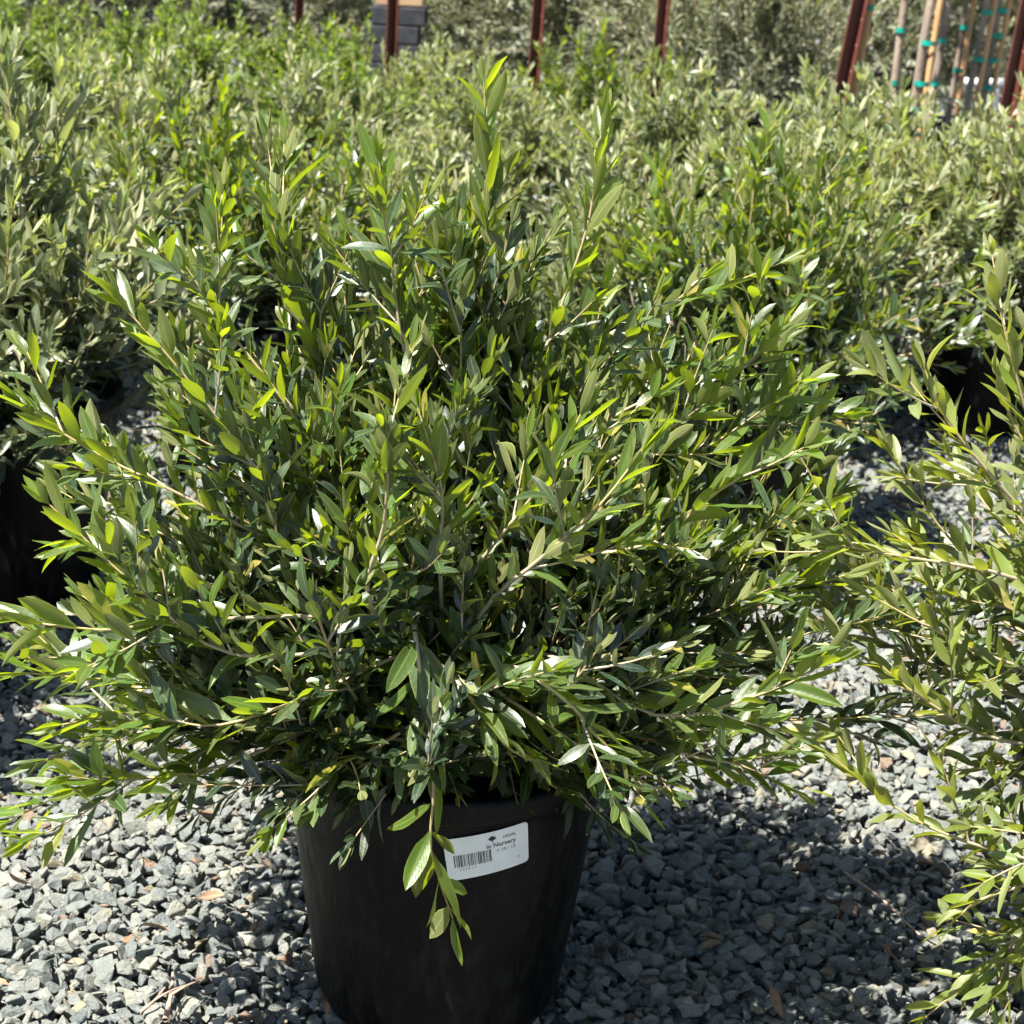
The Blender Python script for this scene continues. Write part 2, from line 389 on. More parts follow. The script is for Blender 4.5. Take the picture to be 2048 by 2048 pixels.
def bez(p0, p1, p2, n=10):
    t = np.linspace(0, 1, n)[:, None]
    return (1 - t) ** 2 * p0 + 2 * t * (1 - t) * p1 + t * t * p2

def spline(pts, n=12):
    """Catmull-Rom through pts"""
    P = np.asarray(pts, float); P = np.concatenate([[2 * P[0] - P[1]], P, [2 * P[-1] - P[-2]]])
    out = []; m = len(P) - 3
    for i in range(m):
        for t in np.linspace(0, 1, max(3, n // m), endpoint=(i == m - 1)):
            a, b, c, d = P[i:i + 4]
            out.append(0.5 * (2 * b + (c - a) * t + (2 * a - 5 * b + 4 * c - d) * t * t + (3 * b - a - 3 * c + d) * t ** 3))
    return np.array(out)

def fill(pl, root, n, Rh, Rv, el=(-12, 85), rough=0.16, wob=0.03, front=1.0, cone=1.0, **kw):
    """n stems spread from root over a dome; tips on an uneven envelope"""
    rs = pl.rs
    for q in range(n):
        az = 2.39996 * q + rs.normal(0, 0.3)
        e = math.radians(el[0] + (el[1] - el[0]) * ((q + 0.5) / n) ** 1.0 + rs.normal(0, 6))
        k = 1 + float(np.clip(rs.normal(0, rough), -0.5, 0.22))
        if front < 1 and math.sin(az) < -0.15 and abs(math.cos(az)) > 0.1: k *= 0.72 if math.cos(az) > 0 else 0.80
        if rs.rand() < 0.3: k *= rs.uniform(0.5, 0.85)
        h = np.array([math.cos(az), math.sin(az) * (front if math.sin(az) < 0 else 1.0), 0])
        tip = root + k * (Rh * max(0.03, math.cos(e)) ** cone * h + np.array([0, 0, Rv * math.sin(e)]))
        e1 = e * 0.75
        mid = root + 0.55 * k * (Rh * math.cos(e1) * h + np.array([0, 0, Rv * math.sin(e1)])) + rs.normal(0, wob, 3)
        tip = tip + np.array([0, 0, 0.05 * k])
        pl.branch(bez(root + rs.normal(0, 0.02, 3) * np.array([1, 1, 0.5]), mid, tip, 10), rs.uniform(0.0028, 0.0048), **kw)

# ------------------------------------------------------------------ ground
gm = bmesh.new(); bmesh.ops.create_grid(gm, x_segments=2, y_segments=2, size=150)
g = link('ground', from_bm('ground', gm, MAT['ground'])); g.location = (0, 60, -0.022); g['kind'] = 'structure'
g['label'] = 'grey crushed gravel yard under the pots'

def stone_variants(n=22):
    c = bpy.data.collections.new('gravel_stones')
    for q in range(n):
        rs = np.random.RandomState(100 + q)
        bm = bmesh.new(); m = rs.randint(9, 15)
        V = nrm(rs.normal(0, 1, (m, 3))) * rs.uniform(0.8, 1.12, (m, 1)) * np.array([1.05, rs.uniform(0.6, 0.9), rs.uniform(0.45, 0.75)])
        for p in V: bm.verts.new(p)
        h = bmesh.ops.convex_hull(bm, input=bm.verts)
        bmesh.ops.delete(bm, geom=[v for v in bm.verts if not v.link_faces], context='VERTS')
        bmesh.ops.dissolve_limit(bm, angle_limit=0.25, verts=bm.verts, edges=bm.edges)
        bmesh.ops.bevel(bm, geom=list(bm.edges), offset=rs.uniform(0.05, 0.12), segments=2, profile=0.6, affect='EDGES', clamp_overlap=True)
        bmesh.ops.triangulate(bm, faces=bm.faces)
        bmesh.ops.subdivide_edges(bm, edges=[e for e in bm.edges if e.calc_length() > 0.35], cuts=1)
        for v in bm.verts: v.co += Vector(rs.normal(0, 0.012, 3))
        bmesh.ops.recalc_face_normals(bm, faces=bm.faces)
        me = from_bm('gravel_stone', bm, MAT['stone'], False)
        c.objects.link(bpy.data.objects.new('gravel_stone', me))
    return c

def gravel():
    pts, rot, scl = [], [], []
    rs = np.random.RandomState(5)
    def sheet(x0, x1, y0, y1, sp, z0, zj, s0, s1):
        nx, ny = int((x1 - x0) / sp), int((y1 - y0) / (sp * 0.87))
        X, Y = np.meshgrid(np.arange(nx), np.arange(ny)); n = nx * ny
        X = x0 + sp * (X + 0.5 * (Y % 2)) ; Y = y0 + sp * 0.87 * Y
        P = np.stack([X.ravel() + rs.normal(0, sp * 0.24, n), Y.ravel() + rs.normal(0, sp * 0.24, n), z0 + rs.uniform(-zj, zj, n)], 1)
        s = np.exp(rs.normal(0, 0.28, n)) * (s0 + s1) / 2; s = np.clip(s, s0 * 0.5, s1 * 1.3)
        pts.append(P); rot.append(np.stack([rs.normal(0, 0.45, n), rs.normal(0, 0.45, n), rs.uniform(0, 6.28, n)], 1)); scl.append(np.repeat(s[:, None], 3, 1))
    sheet(-1.3, 1.5, 1.9, 4.3, 0.024, -0.014, 0.005, 0.0130, 0.0195)
    sheet(-1.3, 1.5, 1.9, 4.3, 0.0235, 0.000, 0.006, 0.0115, 0.0190)
    sheet(-1.3, 1.5, 1.9, 4.3, 0.042, 0.010, 0.006, 0.0105, 0.0205)
    sheet(-2.2, 2.4, 4.3, 8.0, 0.027, -0.006, 0.006, 0.013, 0.020)
    me = bpy.data.meshes.new('gravel'); P = np.concatenate(pts); me.vertices.add(len(P)); me.vertices.foreach_set('co', P.astype(np.float32).ravel())
    for nme, d in (('rot', rot), ('scl', scl)):
        a = me.attributes.new(nme, 'FLOAT_VECTOR', 'POINT'); a.data.foreach_set('vector', np.concatenate(d).astype(np.float32).ravel())
    o = link('gravel', me); o['kind'] = 'stuff'; tag(o, 'loose grey angular gravel stones covering the ground', 'gravel', kind='stuff')
    ng = bpy.data.node_groups.new('scatter_stones', 'GeometryNodeTree')
    ng.interface.new_socket('Geometry', in_out='INPUT', socket_type='NodeSocketGeometry')
    ng.interface.new_socket('Geometry', in_out='OUTPUT', socket_type='NodeSocketGeometry')
    N = ng.nodes; L = ng.links
    gi = N.new('NodeGroupInput'); go = N.new('NodeGroupOutput')
    ci = N.new('GeometryNodeCollectionInfo'); ci.inputs['Collection'].default_value = stone_variants()
    ci.inputs['Separate Children'].default_value = True; ci.inputs['Reset Children'].default_value = True
    ip = N.new('GeometryNodeInstanceOnPoints'); ip.inputs['Pick Instance'].default_value = True
    ar = N.new('GeometryNodeInputNamedAttribute'); ar.data_type = 'FLOAT_VECTOR'; ar.inputs['Name'].default_value = 'rot'
    as_ = N.new('GeometryNodeInputNamedAttribute'); as_.data_type = 'FLOAT_VECTOR'; as_.inputs['Name'].default_value = 'scl'
    er = N.new('FunctionNodeEulerToRotation')
    L.new(gi.outputs[0], ip.inputs['Points']); L.new(ci.outputs[0], ip.inputs['Instance'])
    L.new(ar.outputs[0], er.inputs[0]); L.new(er.outputs[0], ip.inputs['Rotation']); L.new(as_.outputs[0], ip.inputs['Scale'])
    L.new(ip.outputs[0], go.inputs[0])
    md = o.modifiers.new('scatter', 'NODES'); md.node_group = ng
    return o
gravel()

# ------------------------------------------------------------------ pots
PH = 0.375
def pot_radius(z): return 0.171 + (0.2255 - 0.171) * (z / 0.4025)
prof = [(0.0, 0.004), (0.150, 0.004), (0.163, 0.010), (0.1695, 0.022)] + [(pot_radius(z * 1.15), z) for z in np.linspace(0.04, 0.335, 8)] + \
       [(0.2045, 0.340), (0.2125, 0.344), (0.2145, 0.352), (0.2145, 0.366), (0.2125, 0.373), (0.2085, 0.375), (0.2030, 0.371), (0.1985, 0.35), (0.1920, 0.32), (0.1840, 0.27)]
prof = [((r + 0.0225) if i >= 12 else r, z * 1.15) for i, (r, z) in enumerate(prof)]
POT_ME = lathe('pot', prof, MAT['pot'], 72, 0.0014, 3)
SOIL_ME = lathe('soil', [(0.2145, 0.358), (0.15, 0.366), (0.08, 0.374), (0.0, 0.376)], MAT['soil'], 48, 0.01, 4)
POT_FAR = lathe('pot', prof[::2] + [prof[-1]], MAT['pot'], 32, 0.004, 5)

# ------------------------------------------------------------------ the bush in front
rim = atz(893, 1450, 0.439)
PX, PY = rim[0], rim[1]
ROOT = np.array([0.0, 0.0, 0.36])
main = thing('potted_olive_bush', 'big bushy dark green olive in the black pot with a white sticker, in front', 'bush', (PX, PY, 0.008))
link('pot', POT_ME, main); link('soil', SOIL_ME, main)
ORG = np.array([PX, PY, 0.008])
def w(px, py, dy): return at(px, py, PY + dy) - ORG

rs = np.random.RandomState(21)
pl = Plant(rs)
def _skip(P):
    for p in P:
        x, y = proj(ORG + p)
        if 922 < x < 1085 and 1612 < y < 1775: return True
    return False
pl.skip = _skip
for q in range(4):     # short woody trunk forks
    a = q * 1.6 + 0.4; pl.tube(bez(np.array([0, 0, 0.31]), np.array([0.03 * math.cos(a), 0.03 * math.sin(a), 0.42]), np.array([0.12 * math.cos(a), 0.12 * math.sin(a), 0.58]), 6), 0.011, 0.004, 0, 0, 8)
C0 = np.array([0.0, 0.0, 0.47])
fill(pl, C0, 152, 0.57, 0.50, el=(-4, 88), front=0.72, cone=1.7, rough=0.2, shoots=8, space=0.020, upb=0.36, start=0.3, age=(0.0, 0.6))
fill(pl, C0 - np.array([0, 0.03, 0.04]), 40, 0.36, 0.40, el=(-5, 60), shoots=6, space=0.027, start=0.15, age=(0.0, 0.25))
# drooping skirt around the pot rim
for q in range(30):
    az = -math.pi + 2 * math.pi * q / 30 + rs.normal(0, 0.1)
    h = np.array([math.cos(az), math.sin(az), 0]); k = rs.uniform(0.30, 0.52)
    fc = max(0.0, -math.sin(az)); zt = rs.uniform(-0.03, 0.10) + 0.05 * fc; k *= (1 - 0.36 * fc) * (0.8 if math.cos(az) > 0.2 else 1.0)
    pl.branch(bez(C0 - np.array([0, 0, 0.06]), C0 + 0.5 * k * h + np.array([0, 0, 0.07]), C0 + k * h + np.array([0, 0, zt - 0.06]), 10), 0.0032, shoots=4, start=0.25, age=(0.0, 0.5), upb=0.22)
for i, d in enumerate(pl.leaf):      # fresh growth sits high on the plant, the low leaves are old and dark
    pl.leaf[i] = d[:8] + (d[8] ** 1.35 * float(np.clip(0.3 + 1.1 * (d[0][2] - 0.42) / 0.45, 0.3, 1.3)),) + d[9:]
HERO = [  # (pixel path with depth offsets, shoots)
    ([(900, 900, 0.02), (935, 640, 0.04), (975, 430, 0.05), (968, 165, 0.05)], 1, dict(sub_start=0.3)), ([(1020, 900, 0.0), (1120, 620, 0.02), (1180, 430, 0.02), (1206, 240, 0.02)], 1, dict(sub_start=0.3)),
    ([(850, 900, -0.05), (800, 660, -0.08), (775, 450, -0.08), (758, 320, -0.08)], 4), ([(760, 950, 0.0), (640, 720, 0.0), (570, 540, 0.0), (540, 430, 0.0)], 3),
    ([(700, 1180, -0.12), (530, 960, -0.22), (360, 740, -0.25), (235, 600, -0.25)], 3), ([(740, 1100, -0.05), (600, 850, -0.12), (450, 650, -0.12), (370, 530, -0.12)], 4),
    ([(742, 1215, -0.30), (768, 1050, -0.36), (775, 920, -0.38), (760, 860, -0.38)], 2), ([(880, 1130, -0.28), (885, 1000, -0.33), (862, 900, -0.36), (835, 815, -0.36)], 2),
    ([(960, 1230, -0.25), (1090, 1110, -0.33), (1200, 1010, -0.38), (1285, 900, -0.38)], 2), ([(930, 1180, -0.2), (1060, 1000, -0.26), (1130, 890, -0.3), (1175, 800, -0.3)], 2),
    ([(1050, 1150, -0.1), (1290, 1090, -0.2), (1440, 980, -0.25), (1530, 930, -0.25)], 2), ([(1060, 1300, -0.2), (1310, 1430, -0.3), (1530, 1385, -0.34), (1660, 1320, -0.34)], 3),
    ([(900, 1250, -0.1), (650, 1370, -0.2), (430, 1375, -0.22), (40, 1345, -0.22)], 4), ([(800, 1300, -0.2), (470, 1310, -0.3), (270, 1170, -0.34), (100, 1010, -0.34)], 4),
    ([(700, 1180, -0.1), (420, 1020, -0.2), (180, 900, -0.22), (30, 800, -0.22)], 4), ([(830, 1230, -0.27), (848, 1400, -0.33), (868, 1560, -0.335), (862, 1700, -0.33), (905, 1835, -0.32)], 0, dict(L=0.088, W=0.024, upb=0.02, start=0.42, space=0.036, age=(0.0, 1.0))),
    ([(900, 1330, -0.2), (1080, 1440, -0.3), (1200, 1520, -0.32), (1320, 1580, -0.30)], 1), ([(800, 1380, -0.1), (450, 1530, -0.22), (180, 1570, -0.26), (20, 1640, -0.26)], 3),
    ([(900, 1400, -0.2), (760, 1490, -0.26), (680, 1525, -0.26), (610, 1535, -0.26)], 1), ([(1000, 1350, -0.1), (1350, 1500, -0.2), (1480, 1530, -0.2), (1590, 1580, -0.18)], 2),
    ([(950, 1100, 0.0), (1350, 850, 0.02), (1480, 740, 0.02), (1560, 660, 0.02)], 4), ([(900, 1000, 0.05), (1180, 760, 0.05), (1310, 640, 0.05), (1400, 560, 0.05)], 4),
    ([(800, 1250, -0.2), (380, 1240, -0.3), (200, 1260, -0.34), (-30, 1230, -0.34)], 3), ([(1000, 1330, -0.28), (1130, 1400, -0.36), (1190, 1470, -0.36), (1260, 1530, -0.34)], 1),
    ([(850, 1350, -0.05), (500, 1440, -0.12), (300, 1420, -0.15), (120, 1450, -0.15)], 5), ([(850, 1300, 0.05), (480, 1280, 0.0), (250, 1330, 0.0), (60, 1290, 0.0)], 5),
    ([(850, 1300, -0.2), (600, 1400, -0.3), (440, 1450, -0.33), (330, 1440, -0.33)], 4), ([(850, 1250, 0.1), (500, 1150, 0.1), (300, 1060, 0.1), (120, 1100, 0.1)], 5),
    ([(950, 1150, 0.05), (1250, 1000, 0.08), (1420, 890, 0.1), (1560, 810, 0.1)], 6), ([(1000, 1250, 0.0), (1300, 1150, 0.02), (1500, 1080, 0.04), (1660, 1010, 0.04)], 6),
    ([(1000, 1300, -0.05), (1350, 1250, -0.05), (1540, 1200, -0.05), (1690, 1150, -0.05)], 5), ([(950, 1050, 0.1), (1200, 850, 0.15), (1380, 760, 0.18), (1500, 700, 0.18)], 6),
    ([(880, 1330, -0.25), (960, 1420, -0.34), (1010, 1490, -0.35), (1060, 1520, -0.34)], 1),
]
for path, sh, *kw in HERO:    # the arching shoots one can pick out
    P = spline([C0 * np.array([1, 1, 0.97])] + [w(*p) for p in path], 18)
    pl.branch(P, 0.0036, **dict(dict(L=0.067, W=0.0156, start=0.36, shoots=sh, age=(0.1, 0.9), keep=0.96, upb=0.22, space=0.022, sub_start=0.45), **(kw[0] if kw else {})))
def covers_sticker(d):
    for f in (0.25, 0.6, 0.95):
        x, y = proj(ORG + d[0] + d[1] * d[3] * f)
        if 952 < x < 1072 and 1630 < y < 1745: return True
    return False
pl.leaf = [d for d in pl.leaf if not covers_sticker(d)]      # that side of the pot is bare enough to read the sticker
link('branches', pl.stems_mesh('branches'), main)
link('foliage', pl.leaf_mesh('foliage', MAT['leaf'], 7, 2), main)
print('main leaves', len(pl.leaf))

# the white sticker on the pot
best = None
for ph in np.linspace(-0.4, 0.9, 131):
    for z in np.linspace(0.16, 0.36, 96):
        r = pot_radius(z)
        p = ORG + np.array([r * math.sin(ph), -r * math.cos(ph), z]); x, y = proj(p)
        e = (x - 975) ** 2 + (y - 1706) ** 2
        if best is None or e < best[0]: best = (e, ph, z)
_, PH0, Z0 = best
LT = math.radians(9)
def wrap(xy, off):
    xy = np.asarray(xy, float); s = xy[:, 0] * math.cos(LT) - xy[:, 1] * math.sin(LT); t = xy[:, 0] * math.sin(LT) + xy[:, 1] * math.cos(LT)
    z = Z0 + t; r = pot_radius(z) * 1.003 + off; a = PH0 + s / pot_radius(Z0)
    return np.stack([r * np.sin(a), -r * np.cos(a), z], 1)
def sheet_mesh(name, x0, x1, y0, y1, off, mat, nx=12, ny=4, cr=0.0):
    xs = np.linspace(x0, x1, nx + 1); bm = bmesh.new()
    def lim(x):
        d = min(x - x0, x1 - x)
        return cr - math.sqrt(max(0, cr * cr - (cr - d) ** 2)) if d < cr else 0.0
    if cr: xs = np.unique(np.concatenate([xs, x0 + cr * np.array([0.1, 0.3, 0.6, 1]), x1 - cr * np.array([0.1, 0.3, 0.6, 1])]))
    rows = []
    for x in xs:
        k = lim(x); ys = np.linspace(y0 + k, y1 - k, ny + 1)
        rows.append([bm.verts.new(p) for p in wrap(np.stack([np.full(ny + 1, x), ys], 1), off)])
    for a, b in zip(rows, rows[1:]):
        for i in range(ny): bm.faces.new((a[i], b[i], b[i + 1], a[i + 1]))
    return from_bm(name, bm, mat, True)
sticker = link('sticker', sheet_mesh('sticker', -0.0565, 0.0565, -0.033, 0.033, 0.0012, MAT['white'], cr=0.006), main)
def text_mesh(txt, size, x, y, off=0.0016, bold=0.0):
    cu = bpy.data.curves.new('text', 'FONT'); cu.body = txt; cu.size = size; cu.align_x = 'LEFT'; cu.align_y = 'CENTER'; cu.offset = bold; cu.resolution_u = 3
    o = bpy.data.objects.new('text', cu); COL.objects.link(o)
    dg = bpy.context.evaluated_depsgraph_get(); me = bpy.data.meshes.new_from_object(o.evaluated_get(dg))
    bpy.data.objects.remove(o); bpy.data.curves.remove(cu)
    co = np.array([v.co[:] for v in me.vertices]); xy = co[:, :2] + np.array([x, y])
    for v, p in zip(me.vertices, wrap(xy, off)): v.co = p
    me.materials.clear(); me.materials.append(MAT['ink']); return me
link('lettering', text_mesh('10GAL', 0.0068, 0.020, 0.0205), sticker)
link('lettering', text_mesh('in Nursery', 0.0092, -0.002, 0.0105, bold=0.00012), sticker)
link('lettering', text_mesh('= 10 / 15', 0.0072, 0.011, 0.0010), sticker)
link('lettering', text_mesh('rr', 0.0050, 0.040, -0.0185), sticker)
bm = bmesh.new(); x = -0.046; bw = np.random.RandomState(4)
while x < 0.004:
    ww = bw.choice([0.0005, 0.0009, 0.0014])
    for p4 in [wrap([(x, -0.013), (x + ww, -0.013), (x + ww, 0.006), (x, 0.006)], 0.0016)]:
        bm.faces.new([bm.verts.new(p) for p in p4])
    x += ww + bw.choice([0.0006, 0.0010, 0.0016])
link('barcode', from_bm('barcode', bm, MAT['ink']), sticker)
link('lettering', text_mesh('2 2 2 0 1 7', 0.0050, -0.040, -0.0170), sticker)
bm = bmesh.new()          # the little tree emblem
for cx, cyy, rr in ((0.0065, 0.0235, 0.0026), (0.0040, 0.0220, 0.0022), (0.0092, 0.0222, 0.0022), (0.0066, 0.0208, 0.0024)):
    a = np.linspace(0, 2 * math.pi, 14, endpoint=False)
    bm.faces.new([bm.verts.new(p) for p in wrap(np.stack([cx + rr * np.cos(a) * 1.1, cyy + rr * np.sin(a)], 1), 0.0016 + rr * 0.01)])
bm.faces.new([bm.verts.new(p) for p in wrap([(0.0061, 0.0150), (0.0072, 0.0150), (0.0069, 0.0200), (0.0063, 0.0200)], 0.00155)])
link('emblem', from_bm('emblem', bm, MAT['ink']), sticker)

# ------------------------------------------------------------------ the bush at the right edge
rc = at(2400, 1330, 2.62)
RX, RY = rc[0], 2.62
rb = thing('potted_olive_bush', 'dusty yellow tipped olive bush cut off by the right edge of the view', 'bush', (RX, RY, 0.008))
link('pot', POT_ME, rb); link('soil', SOIL_ME, rb)
ORG2 = np.array([RX, RY, 0.008])
def w2(px, py, dy): return at(px, py, RY + dy) - ORG2
pl = Plant(np.random.RandomState(33))
fill(pl, C0, 78, 0.47, 0.44, el=(-6, 85), shoots=4, space=0.023, start=0.3, age=(0.05, 0.8))
for path, sh in [
    ([(2250, 1300, 0), (2110, 1000, -0.1), (2040, 780, -0.14), (1992, 590, -0.14)], 3), ([(2250, 1250, 0), (2070, 1050, -0.12), (1900, 850, -0.16), (1850, 740, -0.16)], 2),
    ([(2250, 1280, 0), (2040, 1160, -0.15), (1800, 1112, -0.2), (1670, 1090, -0.2)], 2), ([(2250, 1750, -0.1), (2040, 1715, -0.2), (1830, 1640, -0.22), (1660, 1510, -0.22)], 3),
    ([(2250, 1500, 0), (2000, 1480, -0.12), (1850, 1400, -0.16), (1760, 1330, -0.16)], 3), ([(2200, 1750, -0.1), (2060, 1850, -0.2), (1940, 1960, -0.22), (1850, 2035, -0.22)], 2),
    ([(2250, 1400, 0), (2000, 1320, -0.1), (1850, 1250, -0.12), (1740, 1190, -0.12)], 3), ([(2250, 1250, 0), (2100, 980, 0), (2020, 830, 0), (1990, 740, 0)], 3),
    ([(2250, 1350, 0.1), (2050, 1050, 0.1), (1950, 960, 0.1), (1880, 940, 0.1)], 3),
    ([(2250, 1650, -0.15), (2120, 1800, -0.25), (2050, 1930, -0.27), (2010, 2020, -0.27)], 3), ([(2250, 1550, -0.15), (2130, 1640, -0.25), (2060, 1720, -0.27), (2000, 1780, -0.27)], 3),
    ([(2250, 1700, -0.1), (2080, 1760, -0.25), (1960, 1800, -0.27), (1900, 1850, -0.27)], 2)]:
    pl.branch(spline([w2(*p) for p in path], 14), 0.0036, L=0.062, W=0.0150, start=0.12, shoots=sh, age=(0.25, 1.0), keep=0.95, space=0.026)
link('branches', pl.stems_mesh('branches'), rb)
link('foliage', pl.leaf_mesh('foliage', MAT['leaf_right'], 7, 2), rb)

# ------------------------------------------------------------------ bushes behind: shared kinds, then copies
def bush_kind(seed, n, Rh, Rv, mat, L, Wd, nl, half, shoots=5, el=(-14, 86), age=(0.05, 0.7), root=0.42, space=0.026, rough=0.18, slen=(0.07, 0.17), upb=0.25, top=None):
    p = Plant(np.random.RandomState(seed))
    p.tube(bez(np.array([0, 0, 0.3]), np.array([0.01, 0, root * 0.8]), np.array([0, 0, root + 0.05]), 5), 0.014, 0.008, 0, 0, 8)
    fill(p, np.array([0, 0, root]), n, Rh, Rv, el=el, shoots=shoots, start=0.3, age=age, L=L, W=Wd, k=5, space=space, rough=rough, slen=slen, upb=upb)
    zt = root + 0.85 * Rv
    p.leaf = [d[:8] + (d[8] * float(np.clip(0.15 + 1.15 * (d[0][2] - 0.40) / (zt - 0.40), 0.12, 1.2)),) + d[9:] for d in p.leaf]  # lower leaves turn darker: self-shade of the flanks put into leaf colour
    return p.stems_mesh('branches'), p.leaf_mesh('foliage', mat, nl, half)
KIND = {
    'olive_a': bush_kind(41, 78, 0.52, 0.50, MAT['leaf_pale'], 0.066, 0.0165, 5, 1, age=(0.05, 0.75)),
    'olive_b': bush_kind(42, 82, 0.55, 0.44, MAT['leaf_pale'], 0.062, 0.0160, 5, 1, age=(0.1, 0.85)),
    'olive_c': bush_kind(43, 74, 0.50, 0.48, MAT['leaf'], 0.066, 0.0165, 5, 1, age=(0.02, 0.75)),
    'green': bush_kind(44, 90, 0.50, 0.46, MAT['leaf_green'], 0.046, 0.014, 4, 1, shoots=7, age=(0.2, 0.95), space=0.022),
    'silver': bush_kind(45, 120, 0.80, 1.15, MAT['leaf_silver'], 0.054, 0.0125, 4, 1, shoots=10, el=(-18, 88), age=(0.0, 0.9), space=0.026, slen=(0.12, 0.30), rough=0.2),
    'silver_b': bush_kind(46, 120, 0.85, 1.0, MAT['leaf_silver'], 0.050, 0.012, 4, 1, shoots=10, el=(-18, 88), age=(0.0, 0.7), space=0.026, slen=(0.12, 0.30), rough=0.22, upb=0.1),
}
def bush(kind, px, Y, label, rz, sc, group, name='potted_olive_bush', cat='bush', zs=1.0):
    x = at(px, 600, Y)[0]
    t = thing(name, label, cat, (x, Y, 0.006), rz, (sc * 0.98, sc * 0.98, sc * zs) if kind.startswith('olive') else (sc, sc, sc * zs), group)
    link('pot', POT_FAR, t); st, lf = KIND[kind]
    link('branches', st, t); link('foliage', lf, t)
    return t
G1 = 'potted olive bushes in rows behind the front one'
bush('olive_a', 10, 4.05, 'grey green olive bush at the left edge with tall pale upright shoots', 0.3, 1.0, G1, zs=1.1)
bush('olive_c', 455, 5.05, 'dark glossy olive bush behind the left shoulder of the front bush', 1.1, 0.92, G1)
bush('olive_b', 800, 5.35, 'olive bush mostly hidden behind the top of the front bush', 2.2, 0.8, G1)
bush('olive_a', 1215, 5.10, 'pale olive bush just right of the two tall front shoots', 3.0, 0.8, G1)
bush('olive_b', 1580, 5.55, 'olive bush in the second row whose black pot shows beside bare gravel', 0.7, 0.9, G1)
bush('olive_b', 1985, 5.75, 'wide pale olive bush in front of the staked trunks at right', 4.1, 0.93, G1)
bush('olive_c', 1530, 4.6, 'dark olive bush just behind the right shoulder of the front bush', 2.4, 0.95, G1)
bush('olive_a', -20, 5.5, 'pale olive bush behind the one at the left edge', 5.0, 0.95, G1)
bush('olive_b', 240, 6.5, 'pale olive bush in the third row near the left edge', 2.6, 0.9, G1)
bush('olive_a', 620, 6.7, 'pale olive bush in front of the bright green shrubs', 3.9, 0.8, G1)
bush('olive_b', 990, 7.0, 'pale olive bush directly in front of the middle rusty post', 1.7, 0.80, G1)
bush('olive_a', 1330, 6.6, 'cream tipped olive bush under the fourth rusty post from the left', 5.4, 0.86, G1)
bush('olive_b', 1690, 6.1, 'olive bush at the foot of the leaning post with the wooden stake', 0.2, 0.94, G1)
bush('olive_a', 2090, 7.0, 'pale olive bush at the right edge below the last rusty post', 2.9, 0.95, G1)
bush('olive_c', -560, 3.35, 'olive bush mostly outside the left edge whose twigs reach into view', 0.9, 0.95, G1)
G2 = 'bright green shrubs near the posts'
bush('green', 330, 8.2, 'bright green shrub left of the first rusty post', 0.4, 0.86, G2, 'potted_shrub', 'shrub')
bush('green', 640, 8.0, 'bright green shrub between the first two rusty posts', 2.0, 0.82, G2, 'potted_shrub', 'shrub')
bush('green', 60, 8.6, 'dull green shrub in the far left corner', 3.4, 0.85, G2, 'potted_shrub', 'shrub')
bush('olive_c', 1180, 8.3, 'dark green olive bush between the third and fourth rusty posts', 1.0, 0.8, G1)
bush('olive_b', 850, 8.4, 'grey olive bush beside the stack of grey blocks', 4.4, 0.74, G1)
G3 = 'tall silvery olives in the back row'
bush('silver', 1450, 9.4, 'tall silvery olive with a dark shaded hollow left of the leaning post', 0.0, 0.85, G3, 'olive_shrub', 'olive')
bush('silver_b', 1120, 10.6, 'tall silvery olive behind the gap between the middle posts', 1.3, 0.9, G3, 'olive_shrub', 'olive')
bush('silver', 935, 11.0, 'tall grey olive just right of the stack of blocks', 2.5, 0.85, G3, 'olive_shrub', 'olive')
bush('silver_b', 560, 11.6, 'tall grey olive behind the first rusty post', 3.6, 0.95, G3, 'olive_shrub', 'olive')
bush('silver', 260, 11.0, 'tall brownish olive behind the bright green shrub at left', 4.5, 0.95, G3, 'olive_shrub', 'olive')
bush('silver_b', 0, 11.2, 'tall brownish olive in the top left corner', 0.8, 0.95, G3, 'olive_shrub', 'olive')
bush('silver', 1740, 11.2, 'tall silvery olive behind the first staked trunks', 5.2, 0.95, G3, 'olive_shrub', 'olive')
bush('silver_b', 2000, 11.6, 'tall silvery olive behind the last staked trunks at right', 2.1, 0.95, G3, 'olive_shrub', 'olive')
for i, (px, Y) in enumerate([(700, 13.6), (1290, 13.4)]):
    bush('silver', px, Y, ['tall grey olive farthest back behind the stack of blocks', 'tall silvery olive farthest back behind the fourth post'][i], 1.1 + i, 1.0, G3, 'olive_shrub', 'olive')

